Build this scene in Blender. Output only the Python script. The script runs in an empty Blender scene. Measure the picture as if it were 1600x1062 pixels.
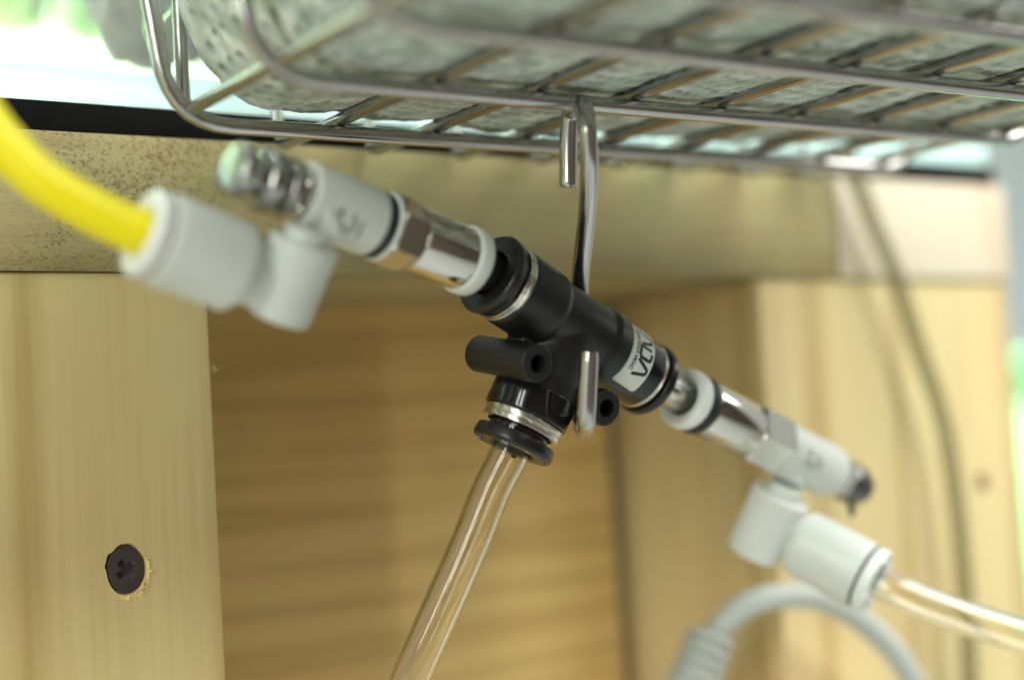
import bpy, bmesh, math, random
import numpy as np
from mathutils import Vector, Matrix, noise as mn
random.seed(4)
MM = 0.001
V = Vector
sc = bpy.context.scene
COL = sc.collection

# ------------------------------------------------------------------ camera
PITCH, YAW, ROLL = math.radians(3.67), math.radians(34.0), math.radians(3.59)
f0 = V((math.sin(YAW), math.cos(YAW), 0)); r0 = V((math.cos(YAW), -math.sin(YAW), 0)); zz = V((0, 0, 1))
FWD = f0*math.cos(PITCH) + zz*math.sin(PITCH)
U0 = -f0*math.sin(PITCH) + zz*math.cos(PITCH)
RC = r0*math.cos(ROLL) - U0*math.sin(ROLL)
UC = r0*math.sin(ROLL) + U0*math.cos(ROLL)
cd = bpy.data.cameras.new('camera'); cam = bpy.data.objects.new('camera', cd); COL.objects.link(cam)
cam.matrix_world = Matrix(((RC.x, UC.x, -FWD.x, 0), (RC.y, UC.y, -FWD.y, 0), (RC.z, UC.z, -FWD.z, 0), (0, 0, 0, 1)))
cd.sensor_width = 36; cd.lens = 55; cd.clip_start = 0.01; cd.clip_end = 20
cd.dof.use_dof = True; cd.dof.focus_distance = 0.191; cd.dof.aperture_fstop = 6.8
cd.dof.aperture_blades = 0
sc.camera = cam
FPX = 55/36*1600; KZ = .9168

# ------------------------------------------------------------------ light
w = bpy.data.worlds.new('World'); sc.world = w; w.use_nodes = True
bg = w.node_tree.nodes['Background']; bg.inputs[0].default_value = (0.84, 0.88, 0.82, 1); bg.inputs[1].default_value = 0.60
sc.view_settings.view_transform = 'Standard'; sc.view_settings.look = 'None'
sc.view_settings.exposure = 0.2; sc.view_settings.gamma = 1
sc.cycles.max_bounces = 14; sc.cycles.transmission_bounces = 14; sc.cycles.transparent_max_bounces = 16
sc.cycles.use_denoising = True
sc.cycles.caustics_refractive = True
sc.cycles.sample_clamp_indirect = 6

def lamp(name, loc, target, sx, sy, power, color):
    d = bpy.data.lights.new(name, 'AREA'); d.shape = 'RECTANGLE'; d.size = sx; d.size_y = sy; d.energy = power; d.color = color
    o = bpy.data.objects.new(name, d); COL.objects.link(o); o.location = loc
    dr = V(target) - V(loc); o.rotation_euler = dr.to_track_quat('-Z', 'Y').to_euler(); return o
for ang, dist in ((30, 3.1), (19, 3.1)):      # two bare tubes on the ceiling, behind and left of the photographer
    dr = -f0*math.cos(math.radians(ang)) - r0*math.sin(math.radians(ang))
    p = dr*dist; lamp('ceiling_tube_lamp', (p.x, p.y, 0.95), (0.1, 0.1, 0.0), 0.16, 2.1, 24, (0.98, 1.0, 0.90))
lamp('front_fill_lamp', (0.45, -0.80, 0.80), (0.12, 0.2, 0), 0.8, 0.5, 14, (0.97, 1.0, 0.92))  # added fill from the front right, no known source
lamp('right_fill_lamp', (0.50, 0.0, 0.27), (0.24, 0.19, 0.02), 0.20, 0.25, 1.15, (1.0, 0.97, 0.92))  # added close light, brightens the right end of the stand
lamp('aquarium_lamp', (0.10, 0.28, 0.34), (0.10, 0.26, 0.05), 0.44, 0.14, 36.0, (0.93, 1.0, 1.0))

# ------------------------------------------------------------------ helpers (all lengths in mm)
def at(px, py, z):                       # a point of the place, seen at (px, py) of the photograph, z mm away
    return (FWD + RC*((px-800)/FPX) - UC*((py-531)/FPX))*(z*KZ)
def onY(px, py, Y):
    d = at(px, py, 1); return d*(Y/d.y)
def onZ(px, py, Z):
    d = at(px, py, 1); return d*(Z/d.z)

def thing(name, label, cat, loc, group=None, kind=None):
    o = bpy.data.objects.new(name, None); o.empty_display_size = .01; COL.objects.link(o); o.location = V(loc)*MM
    o['label'] = label; o['category'] = cat
    if group: o['group'] = group
    return o
def tag(o, label, cat, group=None):
    o['label'] = label; o['category'] = cat
    if group: o['group'] = group
    return o
def wloc(o):
    p = V((0, 0, 0))
    while o: p = p + V(o.location); o = o.parent
    return p
def obj(name, bm, mat, parent=None, smooth=True, ang=35, loc=None, label=None, kind=None):
    me = bpy.data.meshes.new(name)
    bmesh.ops.recalc_face_normals(bm, faces=bm.faces)
    base = wloc(parent)
    off = V(loc)*MM if loc is not None else base
    bm.transform(Matrix.Translation(-off) @ Matrix.Scale(MM, 4))
    bm.to_mesh(me); bm.free()
    if smooth:
        me.shade_smooth(); me.set_sharp_from_angle(angle=math.radians(ang))
    o = bpy.data.objects.new(name, me); COL.objects.link(o); o.parent = parent
    o.location = off - base
    if mat: me.materials.append(mat)
    if label: o['label'] = label
    if kind: o['kind'] = kind
    return o

def rounded(prof, r=.25, n=3):
    out = [prof[0]]
    for i in range(1, len(prof)-1):
        p, a, b = V(prof[i]), V(prof[i-1]), V(prof[i+1])
        la, lb = (a-p).length, (b-p).length
        q = min(r, la*.45, lb*.45)
        if q < .01: out.append(tuple(p)); continue
        A = p+(a-p).normalized()*q; B = p+(b-p).normalized()*q
        for k in range(n+1):
            t = k/n; out.append(tuple(A*(1-t)**2+p*2*t*(1-t)+B*t*t))
    out.append(prof[-1]); return out
def frame(d, up=V((0, 0, 1))):
    d = d.normalized(); e1 = (up-d*up.dot(d))
    if e1.length < 1e-3: e1 = V((1, 0, 0))-d*d.x
    e1.normalize(); return d, e1, d.cross(e1)
def lathe(bm, o, d, prof, n=56, up=V((0, 0, 1)), close=False, fn=None):
    d, e1, e2 = frame(d, up); rings = []
    for s, r in prof:
        if r < 1e-4: rings.append([bm.verts.new(o+d*s)]); continue
        ring = []
        for k in range(n):
            a = 2*math.pi*k/n; rr = r*(fn(s, a) if fn else 1)
            ring.append(bm.verts.new(o+d*s+(e1*math.cos(a)+e2*math.sin(a))*rr))
        rings.append(ring)
    pairs = list(zip(rings[:-1], rings[1:]))
    if close: pairs.append((rings[-1], rings[0]))
    for A, B in pairs:
        for k in range(n):
            k2 = (k+1) % n
            if len(A) == 1 and len(B) == 1: continue
            if len(A) == 1: bm.faces.new((A[0], B[k], B[k2]))
            elif len(B) == 1: bm.faces.new((A[k], B[0], A[k2]))
            else: bm.faces.new((A[k], B[k], B[k2], A[k2]))
    return bm
def cyl(o, d, prof, n=56, rnd=.25, **k):
    bm = bmesh.new(); lathe(bm, o, d, rounded(prof, rnd) if rnd else prof, n, **k); return bm
def spline(pts, n=10):
    P = [V(p) for p in pts]; P = [P[0]*2-P[1]]+P+[P[-1]*2-P[-2]]; out = []
    for i in range(1, len(P)-2):
        for k in range(n):
            t = k/n; a, b, c, e = P[i-1], P[i], P[i+1], P[i+2]
            out.append(.5*((2*b)+(c-a)*t+(2*a-5*b+4*c-e)*t*t+(3*b-a-3*c+e)*t**3))
    out.append(P[-2]); return out
def sweep(bm, path, r, n=16, caps=True, rf=None):
    rings = []; prev = None
    for i, p in enumerate(path):
        t = (path[min(i+1, len(path)-1)]-path[max(i-1, 0)]).normalized()
        if prev is None: _, e1, e2 = frame(t)
        else:
            e1 = (prev-t*prev.dot(t)).normalized(); e2 = t.cross(e1)
        prev = e1; R = r*(rf(i/(len(path)-1)) if rf else 1)
        rings.append([bm.verts.new(p+(e1*math.cos(2*math.pi*k/n)+e2*math.sin(2*math.pi*k/n))*R) for k in range(n)])
    for A, B in zip(rings[:-1], rings[1:]):
        for k in range(n): bm.faces.new((A[k], A[(k+1) % n], B[(k+1) % n], B[k]))
    if caps:
        bm.faces.new(rings[0][::-1]); bm.faces.new(rings[-1])
    return rings
def hollow(bm, path, r, ri, n=32):
    a = sweep(bm, path, r, n, False); b = sweep(bm, path, ri, n, False)
    for A, B in ((a[0], b[0]), (a[-1], b[-1])):
        for k in range(n): bm.faces.new((A[k], A[(k+1) % n], B[(k+1) % n], B[k]))
def box(bm, a, b, bev=0, seg=2):
    a, b = V(a), V(b)
    r = bmesh.ops.create_cube(bm, size=1)
    vs = r['verts']
    for v in vs: v.co = V(((a.x+b.x)/2+v.co.x*(b.x-a.x), (a.y+b.y)/2+v.co.y*(b.y-a.y), (a.z+b.z)/2+v.co.z*(b.z-a.z)))
    if bev:
        es = list({e for v in vs for e in v.link_edges})
        bmesh.ops.bevel(bm, geom=es, offset=bev, segments=seg, affect='EDGES', profile=.6)
    return bm
def apply_mods(o):
    dg = bpy.context.evaluated_depsgraph_get(); me = bpy.data.meshes.new_from_object(o.evaluated_get(dg))
    o.modifiers.clear(); old = o.data; o.data = me; me.name = old.name
    return o
class Axis:                                # a straight line of the place with a ruler on it
    def __init__(s, a, b, zf=None):
        (x1, y1, z1), (x2, y2, z2) = a, b
        s.a = (x1, y1, 1/z1); s.b = (x2, y2, 1/z2)
        s.o = at(x1, y1, z1); s.d = (at(x2, y2, z2)-s.o).normalized()
    def p(s, px):
        t = (px-s.a[0])/(s.b[0]-s.a[0]); return at(px, s.a[1]+(s.b[1]-s.a[1])*t, 1/(s.a[2]+(s.b[2]-s.a[2])*t))
    def t(s, px): return (s.p(px)-s.o).dot(s.d)

# ------------------------------------------------------------------ materials
def lin(c):
    return tuple(((x/255)/12.92 if x/255 <= .04045 else ((x/255+.055)/1.055)**2.4) for x in c)+(1,)
def mat(name, color, rough=.5, metal=0, bump=None, bscale=400, var=0, vscale=120, **k):
    m = bpy.data.materials.new(name); m.use_nodes = True; nt = m.node_tree; N = nt.nodes; L = nt.links; P = N['Principled BSDF']
    c = lin(color) if max(color) > 1.01 else tuple(color)+(1,)
    P.inputs['Base Color'].default_value = c; P.inputs['Roughness'].default_value = rough; P.inputs['Metallic'].default_value = metal
    for kk, v in k.items(): P.inputs[kk].default_value = v
    tc = N.new('ShaderNodeTexCoord')
    if var:
        n = N.new('ShaderNodeTexNoise'); n.inputs['Scale'].default_value = vscale; n.inputs['Detail'].default_value = 6
        L.new(tc.outputs['Object'], n.inputs['Vector'])
        mx = N.new('ShaderNodeMix'); mx.data_type = 'RGBA'
        mx.inputs[6].default_value = tuple(x*(1-var) for x in c[:3])+(1,); mx.inputs[7].default_value = tuple(min(1, x*(1+var)) for x in c[:3])+(1,)
        L.new(n.outputs['Fac'], mx.inputs[0]); L.new(mx.outputs[2], P.inputs['Base Color'])
        mr = N.new('ShaderNodeMapRange'); mr.inputs[3].default_value = max(.02, rough*.75); mr.inputs[4].default_value = min(1, rough*1.25)
        L.new(n.outputs['Fac'], mr.inputs[0]); L.new(mr.outputs[0], P.inputs['Roughness'])
    if bump:
        n = N.new('ShaderNodeTexNoise'); n.inputs['Scale'].default_value = bscale; n.inputs['Detail'].default_value = 5
        L.new(tc.outputs['Object'], n.inputs['Vector'])
        b = N.new('ShaderNodeBump'); b.inputs['Strength'].default_value = 1; b.inputs['Distance'].default_value = bump*MM
        L.new(n.outputs['Fac'], b.inputs['Height']); L.new(b.outputs[0], P.inputs['Normal'])
    return m

def wood(name, light, dark, grain='z', scale=26, rings=11, stretch=.05, fleck=0, knots=0, depth='y', off=(0, 0, 0), contrast=1.0, patch=(0, 0, 0), sharp=2.2, blotch=14):
    m = bpy.data.materials.new(name); m.use_nodes = True; nt = m.node_tree; N = nt.nodes; L = nt.links; P = N['Principled BSDF']
    tc = N.new('ShaderNodeTexCoord'); mp = N.new('ShaderNodeMapping')
    s = [1, 1, 1]; s['xyz'.index(grain)] = stretch; mp.inputs['Scale'].default_value = s; mp.inputs['Location'].default_value = off
    L.new(tc.outputs['Object'], mp.inputs['Vector'])
    n1 = N.new('ShaderNodeTexNoise'); n1.inputs['Scale'].default_value = scale; n1.inputs['Detail'].default_value = 1.5; n1.inputs['Distortion'].default_value = .2
    L.new(mp.outputs[0], n1.inputs['Vector'])
    def math_(op, a, b=None):
        q = N.new('ShaderNodeMath'); q.operation = op
        for i, v in enumerate((a, b)):
            if v is None: continue
            if isinstance(v, (int, float)): q.inputs[i].default_value = v
            else: L.new(v, q.inputs[i])
        return q.outputs[0]
    ring = math_('SINE', math_('MULTIPLY', n1.outputs['Fac'], rings*6.283))
    ring = math_('POWER', math_('ADD', math_('MULTIPLY', ring, .5), .5), sharp)
    n2 = N.new('ShaderNodeTexNoise'); n2.inputs['Scale'].default_value = 900; n2.inputs['Detail'].default_value = 4
    mp2 = N.new('ShaderNodeMapping'); s2 = [1, 1, 1]; s2['xyz'.index(grain)] = .03; mp2.inputs['Scale'].default_value = s2
    L.new(tc.outputs['Object'], mp2.inputs['Vector']); L.new(mp2.outputs[0], n2.inputs['Vector'])
    n3 = N.new('ShaderNodeTexNoise'); n3.inputs['Scale'].default_value = blotch; n3.inputs['Detail'].default_value = 3
    L.new(tc.outputs['Object'], n3.inputs['Vector'])
    fac = math_('ADD', math_('MULTIPLY', ring, .55*contrast), math_('MULTIPLY', math_('SUBTRACT', n2.outputs['Fac'], .5), .7*contrast))
    fac = math_('ADD', fac, math_('MULTIPLY', math_('SUBTRACT', n3.outputs['Fac'], .5), .9*contrast))
    mx = N.new('ShaderNodeMix'); mx.data_type = 'RGBA'; mx.inputs[6].default_value = lin(light); mx.inputs[7].default_value = lin(dark)
    L.new(fac, mx.inputs[0]); n6 = N.new('ShaderNodeTexNoise'); n6.inputs['Scale'].default_value = blotch*1.6; n6.inputs['Detail'].default_value = 3; n6.inputs['Roughness'].default_value = .6
    mp6 = N.new('ShaderNodeMapping'); mp6.inputs['Location'].default_value = (3, 5, 7); L.new(tc.outputs['Object'], mp6.inputs['Vector']); L.new(mp6.outputs[0], n6.inputs['Vector'])
    hr = N.new('ShaderNodeValToRGB'); hr.color_ramp.elements[0].position = .3; hr.color_ramp.elements[0].color = (.90, .98, .94, 1); hr.color_ramp.elements[1].position = .7; hr.color_ramp.elements[1].color = (1, .93, .89, 1); L.new(n6.outputs['Fac'], hr.inputs[0])
    hm = N.new('ShaderNodeMix'); hm.data_type = 'RGBA'; hm.blend_type = 'MULTIPLY'; hm.inputs[0].default_value = 1; L.new(mx.outputs[2], hm.inputs[6]); L.new(hr.outputs[0], hm.inputs[7])
    out = hm.outputs[2]; h = n2.outputs['Fac']
    if fleck:
        mp3 = N.new('ShaderNodeMapping'); mp3.inputs['Rotation'].default_value = (0, math.radians(28), 0); mp3.inputs['Scale'].default_value = (.8, 1, 1.15)
        L.new(tc.outputs['Object'], mp3.inputs['Vector'])
        n4 = N.new('ShaderNodeTexNoise'); n4.inputs['Scale'].default_value = 2600; n4.inputs['Detail'].default_value = 5; n4.inputs['Roughness'].default_value = .65
        L.new(mp3.outputs[0], n4.inputs['Vector'])
        n5 = N.new('ShaderNodeTexNoise'); n5.inputs['Scale'].default_value = 75; n5.inputs['Detail'].default_value = 2
        L.new(tc.outputs['Object'], n5.inputs['Vector'])
        vd = N.new('ShaderNodeVectorMath'); vd.operation = 'DISTANCE'; L.new(tc.outputs['Object'], vd.inputs[0]); vd.inputs[1].default_value = patch
        pm = N.new('ShaderNodeMapRange'); pm.inputs[1].default_value = .030; pm.inputs[2].default_value = .006; pm.inputs[3].default_value = -.06; pm.inputs[4].default_value = .16; L.new(vd.outputs['Value'], pm.inputs[0])
        f = math_('SUBTRACT', math_('ADD', n4.outputs['Fac'], pm.outputs[0]), math_('SUBTRACT', .93, math_('MULTIPLY', n5.outputs['Fac'], .62)))
        mr = N.new('ShaderNodeMapRange'); mr.inputs[1].default_value = 0; mr.inputs[2].default_value = .20; L.new(f, mr.inputs[0])
        m2 = N.new('ShaderNodeMix'); m2.data_type = 'RGBA'; L.new(math_('MULTIPLY', mr.outputs[0], fleck), m2.inputs[0])
        L.new(out, m2.inputs[6]); m2.inputs[7].default_value = lin((104, 76, 40)); out = m2.outputs[2]
        h = math_('ADD', math_('MULTIPLY', n4.outputs['Fac'], 2), h)
    L.new(out, P.inputs['Base Color']); P.inputs['Roughness'].default_value = .62
    b = N.new('ShaderNodeBump'); b.inputs['Distance'].default_value = (.28 if fleck else .05)*MM; b.inputs['Strength'].default_value = .8
    L.new(h, b.inputs['Height']); L.new(b.outputs[0], P.inputs['Normal'])
    return m

def glassy(name, color, ior=1.45, rough=.02, tint=None):
    m = bpy.data.materials.new(name); m.use_nodes = True; P = m.node_tree.nodes['Principled BSDF']
    P.inputs['Base Color'].default_value = color; P.inputs['Transmission Weight'].default_value = 1; P.inputs['IOR'].default_value = ior; P.inputs['Roughness'].default_value = rough
    nt = m.node_tree
    return m

M_black = mat('black_moulded_plastic', (.009, .0095, .010), .40, bump=.012, bscale=2600, var=.3, vscale=300)
M_gloss = mat('black_glossy_plastic', (.008, .008, .009), .13, var=.4, vscale=250)
M_collet = mat('black_collet_plastic', (.011, .011, .012), .28, bump=.01, bscale=1500, var=.3, vscale=300)
M_white = mat('white_resin', (.66, .70, .67), .38, bump=.01, bscale=900, var=.05, vscale=90, **{'Subsurface Weight': .15, 'Subsurface Radius': (.002, .002, .002), 'Subsurface Scale': .5})
M_whitec = mat('white_collet_resin', (.82, .86, .84), .34, bump=.008, bscale=900, var=.04, vscale=90)
M_nickel = mat('nickel_plated_brass', (.62, .60, .56), .11, 1, bump=.006, bscale=1500, var=.08, vscale=200)
M_ring = mat('metal_band', (.70, .68, .62), .2, 1, bump=.01, bscale=1500, var=.1, vscale=400)
M_knob = mat('dark_nickel', (.42, .42, .40), .24, 1, var=.15, vscale=300)
M_knob2 = mat('tarnished_nickel', (.16, .16, .165), .34, 1, var=.2, vscale=300)
M_rubber = mat('black_rubber', (.012, .012, .012), .5)
M_steel = mat('stainless_wire', (.50, .49, .48), .24, 1, bump=.01, bscale=1200, var=.14, vscale=160)
M_hook = mat('stainless_hook', (.50, .49, .48), .22, 1, bump=.012, bscale=1400, var=.12, vscale=260)
M_yellow = mat('yellow_tube_plastic', (.95, .80, .0), .4, var=.03, vscale=60, **{'Subsurface Weight': .2, 'Subsurface Radius': (.003, .002, .0004), 'Subsurface Scale': .5})
M_clear = glassy('clear_tube_plastic', (.995, .985, .945, 1), 1.47, .02)
M_clear2 = glassy('greenish_tube_plastic', (.66, .66, .56, 1), 1.38, .12)
M_label = mat('label_paper', (.70, .75, .70), .45, bump=.004, bscale=2000, var=.04, vscale=200)
M_ink = mat('black_ink', (.015, .018, .018), .5)
M_greyink = mat('grey_ink', (.15, .17, .165), .6)
M_foam = mat('black_foam_mat', (.006, .006, .0065), .9, bump=.08, bscale=700, var=.3, vscale=200, **{'Specular IOR Level': .08})
M_cable = mat('grey_cable_jacket', (.50, .54, .51), .45, var=.06, vscale=80)
M_edge = mat('gap_shadow_paint', (.05, .04, .03), .8)

_p = (onY(300, 295, 188.3)-V((120, 215, -160)))*MM
W_beam = wood('rough_sawn_pine', (192, 179, 130), (142, 124, 76), 'x', 24, 4, .10, fleck=.9, contrast=1.1, patch=_p, blotch=45)
W_plank = wood('smooth_pine', (214, 196, 142), (178, 152, 92), 'z', 26, 6, .045, contrast=1.15, sharp=3, off=(.3, 0, .2))
W_panel = wood('recessed_pine', (236, 202, 138), (192, 152, 88), 'x', 48, 8, .05, contrast=.85, sharp=4)
W_side = wood('side_grain_pine', (190, 156, 98), (150, 116, 62), 'z', 26, 5, .06)
W_post = wood('pale_pine', (220, 200, 150), (180, 152, 98), 'z', 24, 5, .05, contrast=1.2, sharp=3, off=(.1, 0, 0))

W_end = wood('whitish_sanded_pine', (232, 219, 200), (210, 186, 156), 'z', 30, 4, .2, contrast=.8)
# ------------------------------------------------------------------ wooden stand
YF = 188.85
Zbb, Zbt, Zmt = 24.1, 41.5, 45.3
xp = onY(325, 500, YF).x                          # right edge of the left plank
xpost = onY(1190, 500, YF).x
XR = onY(1572, 420, YF).x
YR = YF+38
stand = thing('wooden_stand', 'pale pine cabinet stand with recessed panel, under the black foam mat', 'stand', (120, 215, -160))
bm = bmesh.new(); xj = onY(1306, 380, YF).x
box(bm, (-160, YF-.6, Zbb), (xj-.2, YF+60, Zbt), .35); obj('top_rail', bm, W_beam, stand)
bm = bmesh.new(); box(bm, (xj, YF-.9, Zbb), (XR, YF+60, Zbt), .5); obj('end_block', bm, W_end, stand, label='whitish sanded end piece of the top rail')
plank_bm = bmesh.new(); box(plank_bm, (-60, YF, -160), (xp, YF+20, Zbb-.08), .4)
plank = obj('plank', plank_bm, W_plank, stand, label='pale plank at the left with a countersunk screw')
# countersunk hole cut into the plank
SC = onY(198, 889, YF)
cb = bmesh.new(); lathe(cb, SC+V((0, -1, 0)), V((0, 1, 0)), [(0, 0), (0, 3.3), (1.15, 3.2), (2.4, 2.6), (2.4, 0)], 40,
                        fn=lambda s, a: 1+.05*mn.noise(V((math.cos(a)*2.5, math.sin(a)*2.5, 3)))+(.10 if -1.2 > math.sin(a)*1.5 and math.cos(a) > .1 else 0))
cut = obj('cutter', cb, None, loc=SC)
for v in cut.data.vertices: v.co.x *= .80
md = plank.modifiers.new('b', 'BOOLEAN'); md.object = cut; md.operation = 'DIFFERENCE'; md.solver = 'EXACT'
apply_mods(plank); bpy.data.objects.remove(cut, do_unlink=True)
plank.data.set_sharp_from_angle(angle=math.radians(30))
bm = bmesh.new(); box(bm, (xp-8, YR, -160), (xpost-4.0, YR+14, Zbb-.15), .3); obj('back_panel', bm, W_panel, stand, label='recessed panel with horizontal grain')
bm = bmesh.new(); box(bm, (xpost, YF+.2, -160), (XR-.3, YR+30, Zbb-.1), .5); obj('corner_post', bm, W_post, stand)
# splinters at the hole and on the plank edge
bm = bmesh.new()
for k in range(26):
    a = random.uniform(-1.6, .5); p = SC+V((math.cos(a)*2.6, -.05, math.sin(a)*3.2))
    q = p+V((math.cos(a)*random.uniform(-.5, .6), -random.uniform(.05, .45), math.sin(a)*random.uniform(-.5, .6)))
    sweep(bm, [p, (p+q)/2+V((0, -.1, 0)), q], random.uniform(.06, .16), 5)
sp_n = 40; prev = None
for k in range(sp_n+1):
    a = -2.0+2.3*k/sp_n; wdt_ = .95*math.sin(math.pi*k/sp_n)**.6*(.75+.5*mn.noise(V((k*.45, 0, 1))))+.05
    c, sn = math.cos(a), math.sin(a); row = [bm.verts.new(SC+V((c*2.6, -.03, sn*3.22))), bm.verts.new(SC+V((c*(2.7+wdt_*.45), -.16-.12*mn.noise(V((k*.9, 2, 1))), sn*(3.3+wdt_*.45)))), bm.verts.new(SC+V((c*(2.7+wdt_), .03, sn*(3.3+wdt_))))]
    if prev: bm.faces.new((prev[0], prev[1], row[1], row[0])); bm.faces.new((prev[1], prev[2], row[2], row[1]))
    prev = row
obj('splinters', bm, mat('fresh_pine', (232, 205, 140), .7), stand, kind='stuff')
bm = bmesh.new()
for py in (576, 580):
    p = onY(325+(py-480)*.052+1.2, py, YF); q = p+V((random.uniform(.2, .9), -random.uniform(0, .5), random.uniform(.3, .9)))
    sweep(bm, spline([p, (p+q)/2+V((.12, 0, -.1)), q], 4), .045, 5)
obj('wood_fibre', bm, mat('pine_fibre', (220, 200, 150), .7), stand, kind='stuff')
# knot on the corner post
kp = onY(1537, 752, YF)
bm = cyl(kp+V((0, .19, 0)), V((0, -1, 0)), [(0, 1.7), (.06, 1.6), (.1, 0)], 24, 0); obj('knot', bm, mat('knot_wood', (128, 92, 60), .6, var=.3, vscale=400), stand)

# Phillips screw
scr = thing('wood_screw', 'dark cross-head screw countersunk in the left plank', 'screw', SC+V((0, 1, 0)))
hb = bmesh.new(); lathe(hb, SC+V((0, 1.35, 0)), V((0, -1, 0)), rounded([(0, 0), (0, 2.2), (.9, 3.02), (1.1, 2.95), (1.12, 0)], .1), 40)
for v in hb.verts: v.co.x = SC.x+(v.co.x-SC.x)*.80
head = obj('head', hb, mat('screw_black_oxide', (.10, .08, .082), .33, .5, var=.3, vscale=500), scr)
cb = bmesh.new()
for a in (math.radians(38), math.radians(128)):
    r = bmesh.ops.create_cube(cb, size=1)
    for v in r['verts']:
        k = 1 if v.co.y < 0 else .35
        c = V((v.co.x*4.1*k, v.co.y*1.5, v.co.z*.85))
        v.co = SC+V((c.x*math.cos(a)-c.z*math.sin(a), c.y+.25, c.x*math.sin(a)+c.z*math.cos(a)))
cut = obj('cutter', cb, None, smooth=False)
md = head.modifiers.new('b', 'BOOLEAN'); md.object = cut; md.operation = 'DIFFERENCE'; md.solver = 'EXACT'; md.use_self = True
apply_mods(head); bpy.data.objects.remove(cut, do_unlink=True); head.data.set_sharp_from_angle(angle=math.radians(30))

# ------------------------------------------------------------------ foam mat
bm = bmesh.new(); box(bm, (-160, YF-.2, Zbt+.03), (XR-1.5, YF+260, Zmt), .25)
tag(obj('foam_mat', bm, M_foam, None, loc=(80, YF, Zbt)), 'thin black foam mat between the aquarium and the pine stand', 'mat')

# ------------------------------------------------------------------ aquarium and what is in it
XT = XR-2
M_slab = bpy.data.materials.new('edge_lit_glass'); M_slab.use_nodes = True
nt = M_slab.node_tree; N = nt.nodes; L = nt.links; P = N['Principled BSDF']
P.inputs['Base Color'].default_value = (.55, .93, .93, 1); P.inputs['Roughness'].default_value = .15
tr = N.new('ShaderNodeBsdfTranslucent'); tr.inputs[0].default_value = (.94, 1, 1, 1)
ms = N.new('ShaderNodeMixShader'); ms.inputs[0].default_value = .96
L.new(P.outputs[0], ms.inputs[1]); L.new(tr.outputs[0], ms.inputs[2]); L.new(ms.outputs[0], N['Material Output'].inputs[0])
M_pane = bpy.data.materials.new('tank_glass'); M_pane.use_nodes = True
nt = M_pane.node_tree; N = nt.nodes; L = nt.links; N.remove(N['Principled BSDF'])
g = N.new('ShaderNodeBsdfGlossy'); g.inputs['Roughness'].default_value = .02; t = N.new('ShaderNodeBsdfTransparent'); t.inputs[0].default_value = (.95, 1, .97, 1)
fr = N.new('ShaderNodeFresnel'); fr.inputs[0].default_value = 1.3; ms = N.new('ShaderNodeMixShader')
L.new(fr.outputs[0], ms.inputs[0]); L.new(t.outputs[0], ms.inputs[1]); L.new(g.outputs[0], ms.inputs[2]); L.new(ms.outputs[0], N['Material Output'].inputs[0])
tank = thing('aquarium', 'bright glass aquarium standing on the black mat, its bottom edge glowing cyan', 'aquarium', (80, YF+100, Zmt))
bm = bmesh.new(); box(bm, (-160, YF+1, Zmt+.01), (XT-.2, YF+229, Zmt+.25)); obj('bounce_film', bm, mat('white_bounce_film', (.85, .93, .93), .6), tank, smooth=False)  # added reflector, bounces lamp light out through the bottom pane
bm = bmesh.new(); box(bm, (-160, YF+.6, Zmt+.28), (XT, YF+230, Zmt+4.6), .25); obj('bottom_pane', bm, M_slab, tank)
bm = bmesh.new(); box(bm, (-160, YF+.8, Zmt+4.65), (XT-.1, YF+5.5, Zmt+210), .2); obj('front_pane', bm, M_pane, tank)
bm = bmesh.new(); box(bm, (-160, YF+224, Zmt+4.65), (XT-.1, YF+229, Zmt+210), .2); obj('back_pane', bm, mat('frosted_green_back', (.115, .14, .095), .5, var=.35, vscale=18, **{'Specular IOR Level': .04}), tank)
bm = bmesh.new(); box(bm, (XT-5, YF+5.6, Zmt+4.65), (XT-.1, YF+223.9, Zmt+210), .2); obj('side_pane', bm, M_pane, tank)
# sand, heaped against the front glass
bm = bmesh.new(); nx, ny = 260, 46; grid = []
for i in range(nx+1):
    x = -150+(XT-6+150)*i/nx; row = []
    for j in range(ny+1):
        y = YF+10.5+(j/ny)**1.7*207
        hfront = 1.0+2.6*max(0, min(1, (60-x)/60))
        h = max(0, min(1, (y-YF-10.5)/6))**.7*hfront*1.2+.35
        h += .5*mn.noise(V((x*.07, y*.07, 0)))+.22*mn.noise(V((x*.6, y*.6, 5)))+.16*mn.noise(V((x*1.9, y*1.9, 2)))
        row.append(bm.verts.new((x, y, Zmt+4.7+max(.1, h))))
    grid.append(row)
for i in range(nx):
    for j in range(ny): bm.faces.new((grid[i][j], grid[i+1][j], grid[i+1][j+1], grid[i][j+1]))
M_sand = mat('white_sand', (.82, .78, .70), .8, bump=.15, bscale=1600, var=.12, vscale=1400)
sand = obj('sand', bm, M_sand, None, ang=60, loc=(50, YF+60, Zmt)); sand['kind'] = 'stuff'; sand['label'] = 'white sand bed behind the aquarium glass'; sand['category'] = 'sand'
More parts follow.
